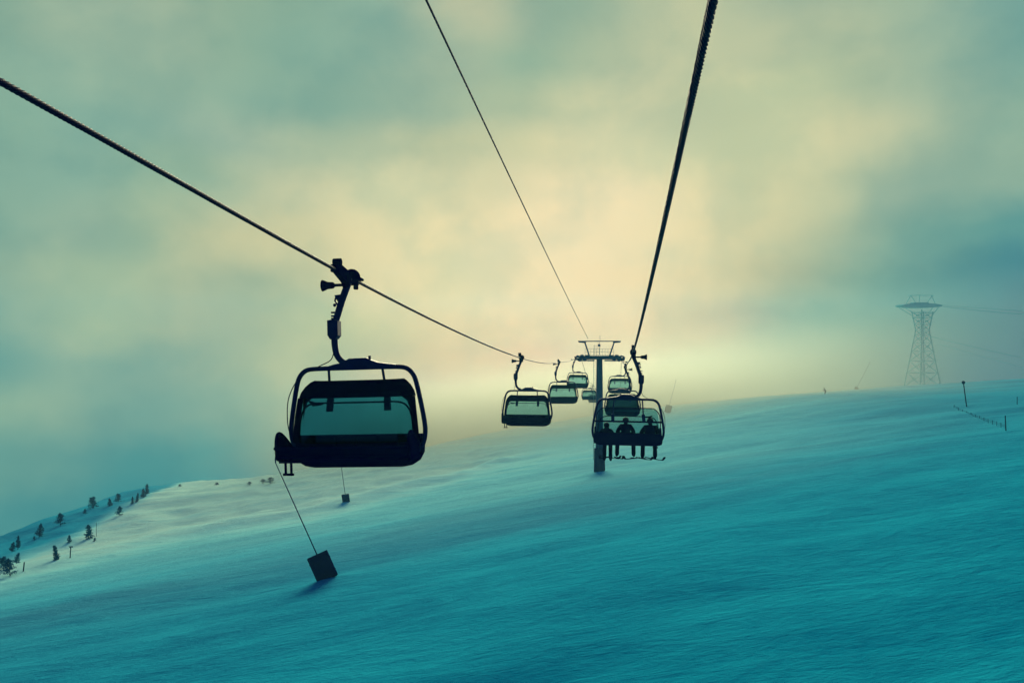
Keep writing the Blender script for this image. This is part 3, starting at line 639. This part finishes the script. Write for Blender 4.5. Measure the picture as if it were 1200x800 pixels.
# ------------------------------------------------------------------ snow lances
def lance(u, ybase, D, L, tilt_dir, mat_w, mat_h, label, far=False):
    bx_ = (u-600)/F*D; bz = ground(bx_, D)
    root = empty('snow_lance', (bx_, D, bz), 0, label, 'snow lance', 'snow lances beside the run')
    d = Vector(tilt_dir).normalized(); fy_ = Vector((0, 1, 0)); rot = Matrix((fy_.cross(d), fy_, d)).transposed()
    r0 = .05 if not far else .06
    base = Vector((0, 0, 0))
    pl = MB(); pl.tube([base, d*L], [r0*1.2, r0*.8], 8); pl.build('pole', M_steel, root)
    hd = MB(); hd.tube([d*L, d*L + Vector((-.02, 0, .32)), d*L + Vector((.03, 0, .62))], [r0*1.1, r0*1.5, r0*1.2], 8); hd.build('nozzle_head', M_steel, root)
    pm = MB(); pm.box(base + d*(mat_h/2 - .1), (mat_w, .35, mat_h), rot, bevel=.05)
    for zz in (.25, .75): pm.box(base + d*(mat_h*zz - .1), (mat_w+.03, .38, .06), rot)
    pm.prism([(-.03, mat_h-.14), (-mat_w/2-.18, mat_h-.02), (-mat_w/2, mat_h-.35)], 1, -.1, .1) if False else None
    pm.build('protective_mat', M_pad, root)
    return root
def lance_px(u0, y0, u1, y1, mw, mh, label, far=False, Dforce=None):
    p = hit(u0, y0)
    D = p.y if Dforce is None else Dforce
    s = D/F; dx = (u1-u0)*s; dz = (y0-y1)*s; L = math.hypot(dx, dz)
    return lance(u0, y0, D, L, (dx, .0, dz), mw*s, mh*s, label, far)
lance_px(384, 678, 323, 543, 25, 32, 'nearest snow lance leaning left below the largest chair, with dark square mat at its foot')
lance_px(406, 590, 399, 540, 8.5, 11.5, 'small snow lance with short dark mat, standing further off under the largest chair')
lance_px(782, 483, 792, 447, 7.5, 9, 'pale fogged snow lance leaning right, just right of the occupied chair', True)
lance_px(1003, 462, 1019, 432, 4, 3, 'barely visible snow lance leaning right in the fog between skier and lattice tower', True, 300)

# ------------------------------------------------------------------ cableway pylon in the fog
PD = 370.; px0 = (1084-600)/F*PD; sp_ = PD/F
pz = (400-453)*sp_
M_hazed = mat('haze_faded_steel', (.05, .42, .48), .8)  # haze fade of the distant steel put into its base colour
py = empty('lattice_pylon', (px0, PD, pz), 0, 'tall waisted lattice pylon with wide oval head platform, fading in the fog on the right', 'cableway pylon')
lat = MB()
zt_, zw = (453-366)*sp_, (453-387)*sp_
def leg_at(k, z):
    a = R(45 + 90*k + 24)
    if z < zw: r = 7.6 + (2.8-7.6)*(z/zw)
    else: r = 2.8 + (4.3-2.8)*((z-zw)/(zt_-zw))
    return Vector((math.cos(a)*r - 1.2 + .0*z, math.sin(a)*r, z))
for k in range(4):
    lat.tube([leg_at(k, -8), leg_at(k, zw), leg_at(k, zt_)], [.30, .28, .26], 6)
zs = [0, 6.5, 12, 16.5, 20.5, 24, 26.2, 29, 32, zt_]
for i in range(len(zs)-1):
    for k in range(4):
        a, b_ = leg_at(k, zs[i]), leg_at((k+1) % 4, zs[i]); c_, d_ = leg_at(k, zs[i+1]), leg_at((k+1) % 4, zs[i+1])
        lat.tube([a, d_], .13, 4); lat.tube([b_, c_], .13, 4); lat.tube([c_, d_], .15, 4)
        lat.ball((a+d_)/2, .36, 6); lat.ball(c_, .42, 6)
lat.tube([(-1.5, 0, 2), (-1.5, 0, zt_+1.5)], .3, 6)
lat.build('lattice_body', M_hazed, py)
hp = MB(); zc = (453-358.5)*sp_
ring0 = [(-3.0 + 9.4*math.cos(a), zc + (1.15 if math.sin(a) > 0 else .95)*math.sin(a)) for a in np.linspace(0, 2*math.pi, 24, endpoint=False)]
hp.prism(ring0, 1, -3.2, 3.2)
hp.box((-2.6, 0, zc+1.1), (7, 4, 1.0), bevel=.2)
for s in (-1, 1):
    for yy in (-2.5, 2.5): hp.tube([(-3+8.0*s, yy, zc-.6), (-1.4+3.6*s, yy, zt_-1.2)], .15, 4)
hp.build('head_platform', M_hazed, py)
cg = MB(); zcr = (453-346)*sp_
cg.tube([(-8.2, 0, zcr), (4.2, 0, zcr)], .1, 4)
for x0, x1 in ((-6.6, -3.6), (3.6, .2), (-2.6, -2.6), (-6.6, -9.0), (3.0, 5.0)): cg.tube([(x0, 0, zcr), (x1, 0, zc+.6)], .12, 4)
cg.build('crane_frame', M_hazed, py)
def far_cable(p0, p1, sag, r, label, name='track_cable'):
    p0, p1 = Vector(p0), Vector(p1); pts = []
    for i in range(25):
        t_ = i/24; p = p0.lerp(p1, t_); p.z -= sag*4*t_*(1-t_); pts.append(p)
    return tag(MB().tube(pts, r, 5).build(name, M_hazed), label, 'cable', 'cables of the far cableway')
def W(u, y, D): return Vector(((u-600)/F*D, D, (400-y)/F*D))
far_cable(W(1101, 358.5, 370), W(1262, 372, 330), .6, .10, 'upper far cable running right from the pylon head platform')
far_cable(W(1101, 357, 372), W(1262, 367, 330), .4, .06, 'thinner cable just above the upper far cable, from the pylon head')
far_cable(W(1090, 394, 372), W(1262, 432, 330), .5, .08, 'lower far cable sagging right from the waist of the pylon')
far_cable(W(1100, 403, 374), W(1262, 446, 332), .5, .045, 'faintest and lowest of the far cables right of the pylon')

# ------------------------------------------------------------------ skiers on the slope
def standing():
    J = {'pelvis': (0, -.1, .85), 'belly': (0, 0, 1.02), 'chest': (.03, .13, 1.2), 'neck': (.04, .22, 1.38), 'head': (.05, .26, 1.47), 'crown': (.05, .28, 1.6)}
    for s, g in (('l', -1), ('r', 1)):
        J.update({'sh'+s: (.2*g, .14, 1.3), 'el'+s: (.42*g, .2, 1.12), 'wr'+s: (.5*g, .42, 1.05), 'palm'+s: (.5*g, .5, 1.04), 'fing'+s: (.49*g, .56, 1.0), 'thumb'+s: (.45*g, .5, 1.08),
                  'hip'+s: (.11*g, -.08, .8), 'kn'+s: (.16*g, .12, .46), 'an'+s: (.16*g, -.02, .12), 'toe'+s: (.16*g, .14, .05)})
    return J
def skier(u, y, D, rz, lab, scale):
    p = Vector(((u-600)/F*D, D, 0)); p.z = ground(p.x, D) if D < 260 else zpx(D, y)
    b_ = person(standing(), lab, 'person', 'skiers on the slope'); b_.matrix_world = Matrix.Translation(p) @ Matrix.Rotation(rz, 4, 'Z') @ Matrix.Rotation(R(14), 4, 'Y') @ Matrix.Scale(scale, 4)
    r_ = empty('ski_pair', p, rz, 'pair of skis under ' + ('the nearer skier below the fog' if D < 250 else 'the faint farther skier'), 'skis')
    for s in (-1, 1):
        k = MB(); k.prism([(-.8, 0), (.7, 0), (.95, .12), (.95, .15), (.7, .03), (-.8, .03)], 0, .16*s-.05, .16*s+.05); k.build('ski', M_dark, r_)
    r_.rotation_euler = (0, R(14), rz); return b_
ps = hit(967, 463); skier(967, 463, min(ps.y, 230), R(60), 'skier in dark clothes crouching on the slope right of centre', 1.3)

# ------------------------------------------------------------------ posts, sign and fence on the right
def post(u, y0, u1, y1, r, label, cat, disc=0, tbar=0, name='marker_post', group=None):
    p = hit(u, y0); s = p.y/F; top = Vector(((u1-u)*s, 0, (y0-y1)*s))
    root = empty(name, p, 0, label, cat, group)
    MB().tube([(0, 0, -.3), top], [r*1.1, r], 7).build('pole', M_wood if not disc else M_dark, root)
    if disc: MB().tube([top + Vector((0, -.05, 0)), top + Vector((0, .05, 0))], disc*s, 16).build('disc', M_dark, root)
    if tbar: MB().box(top - Vector((0, 0, .1)), (tbar*s, .06, .5*tbar*s*.5)).build('board', M_wood, root)
    return root
post(1133, 476, 1129, 448, .10, 'leaning marker pole with round dark disc on top, right of the pylon', 'marker pole', disc=2.0, name='marker_pole')
post(1179, 505, 1178, 487, .07, 'short slim post near the right edge of the picture', 'post', group='thin posts on the right')
post(1192, 474, 1192, 465, .06, 'tiny faint post high at the right edge', 'post', group='thin posts on the right')
fn = empty('snow_fence', hit(1150, 492), 0, 'low slack netting fence in the drift below the disc pole', 'fence')
fb = MB(); o0 = fn.location
prev = None
for i in range(13):
    u = 1118 + 5.0*i; y = 477 + 24*(i/12)**.8
    p = hit(u, y) - o0; fb.tube([p - Vector((0, 0, .2)), p + Vector((0, 0, .5))], .03, 5)
    if prev is not None:
        for hh in (.15, .30, .44): fb.tube([prev + Vector((0, 0, hh)), (prev+p)/2 + Vector((0, 0, hh-.08)), p + Vector((0, 0, hh))], .015, 4)
    prev = p
fb.build('netting', M_dark, fn)
post(27, 670, 28.5, 659, .09, 'leaning wooden post beside the piste edge at far left', 'post', group='wooden posts by the piste edge')
post(82, 655, 83, 640, .08, 'wooden post with short board on top, near the left trees', 'post', tbar=4.5, group='wooden posts by the piste edge')
post(113, 629, 113, 613, .04, 'thin bare stake beside a bushy conifer on the left ridge', 'post', group='wooden posts by the piste edge')

# ------------------------------------------------------------------ conifers on the left ridge
def conifer(seed, w):
    rnd = random.Random(seed)
    root = empty('conifer', (0, 0, 0))
    tk = MB(); tk.tube([(0, 0, -.1), (.01, 0, .5), (.02, .0, .96)], [.035, .022, .006], 6)
    for k in range(14):
        z = rnd.uniform(.12, .85); a = rnd.uniform(0, 6.28); r0 = w*(1-z)*.8; tk.tube([(0, 0, z), (math.cos(a)*r0, math.sin(a)*r0, z+.05)], .006, 4)
    tk.build('trunk', M_bark, root)
    cr = MB()
    br = [(rnd.uniform(.06, .97), rnd.uniform(0, 6.28)) for _ in range(80)]
    for z, a in br:
        reach = w*(1.04-z)**.6 * rnd.uniform(.55, 1.15)
        for q_ in range(16):
            f = rnd.uniform(.15, 1); c0 = Vector((math.cos(a)*reach*f, math.sin(a)*reach*f, z + .06*f + rnd.gauss(0, .018)))
            d1 = Vector((rnd.gauss(0, 1), rnd.gauss(0, 1), rnd.gauss(0, .7))).normalized()*rnd.uniform(.04, .09); d2 = Vector((rnd.gauss(0, 1), rnd.gauss(0, 1), rnd.gauss(0, 1))).normalized()*.042
            v = [cr.b.verts.new(c0 + x_) for x_ in (-d1, d2, d1)]; cr.b.faces.new(v)
    me_o = cr.build('crown', M_needle, root)
    return root
kinds = [conifer(1, .42), conifer(2, .27), conifer(3, .62)]
trees = [(4, 668, 16, 2, 'dark bushy conifer cut by the left edge of the picture'),
         (12, 674, 20, 2, 'lowest and widest dark conifer at the bottom of the left ridge'),
         (14, 646, 11, 0, 'small conifer touching the ridge line at far left'),
         (21, 642, 14, 1, 'slender conifer standing at the left end of the ridge line'),
         (19, 660, 12, 0, 'conifer just above the lowest wide one'),
         (46, 628, 15, 0, 'lone pointed conifer on the ridge line, second group from the left'),
         (40, 633, 5, 2, 'tiny shrub like conifer on the ridge line beside the lone pointed one'),
         (71, 615, 14, 2, 'broad conifer on the middle of the ridge line'),
         (100, 602, 6, 2, 'tiny conifer just left of the widest ridge line conifer'),
         (109, 597, 15, 2, 'widest conifer on the ridge line with ragged double top'),
         (129, 594, 10, 0, 'pale small conifer between two darker ones on the ridge'),
         (139, 589, 11, 2, 'round dark conifer high on the ridge line'),
         (140, 604, 11, 2, 'round dark conifer below the ridge line, beneath its twin'),
         (155, 591, 9, 1, 'left one of two thin pale conifers near the top of the ridge'),
         (160, 589, 11, 1, 'right one of two thin pale conifers near the top of the ridge'),
         (168, 583, 11, 0, 'highest conifer at the upper end of the ridge'),
         (172, 581, 14, 1, 'tallest slender tip beside the highest conifer'),
         (67, 657, 18, 1, 'thin leaning conifer on the slope left of the post with board'),
         (81, 636, 9, 0, 'small pale conifer just above the post with board'),
         (104, 631, 17, 0, 'open ragged conifer in the middle of the blue slope'),
         (111, 635, 5, 2, 'tiny conifer tuft at the foot of the open ragged conifer'),
         (211, 570, 3, 2, 'leftmost dark tuft on the far snow brow'),
         (254, 569, 4, 2, 'flat dark tuft on the far snow brow, second from the left'),
         (292, 568, 4, 2, 'flat dark tuft in the middle of the far snow brow'),
         (308, 566, 5, 2, 'small tuft left of the darkest one on the far snow brow'),
         (317, 566, 7, 2, 'darkest low conifer on the far snow brow, left of the lance top')]
for i, (u, y, h, k, lab) in enumerate(trees):
    p = hit(u, y); s = p.y/F*h
    o_ = kinds[k] if k in (0, 1, 2) and not kinds[k].get('label') else copy_tree(kinds[k])
    o_.location = p - Vector((0, 0, .05)); wdt = 1.0 if y > 575 or u < 200 else 2.0
    o_.scale = (s*wdt*.9, s*wdt*.9, s*1.0); o_.rotation_euler = (R(random.uniform(-6, 6)), R(12 if h == 18 else random.uniform(0, 14)), random.uniform(0, 6))
    tag(o_, lab, 'tree', 'small conifers on the left ridge')
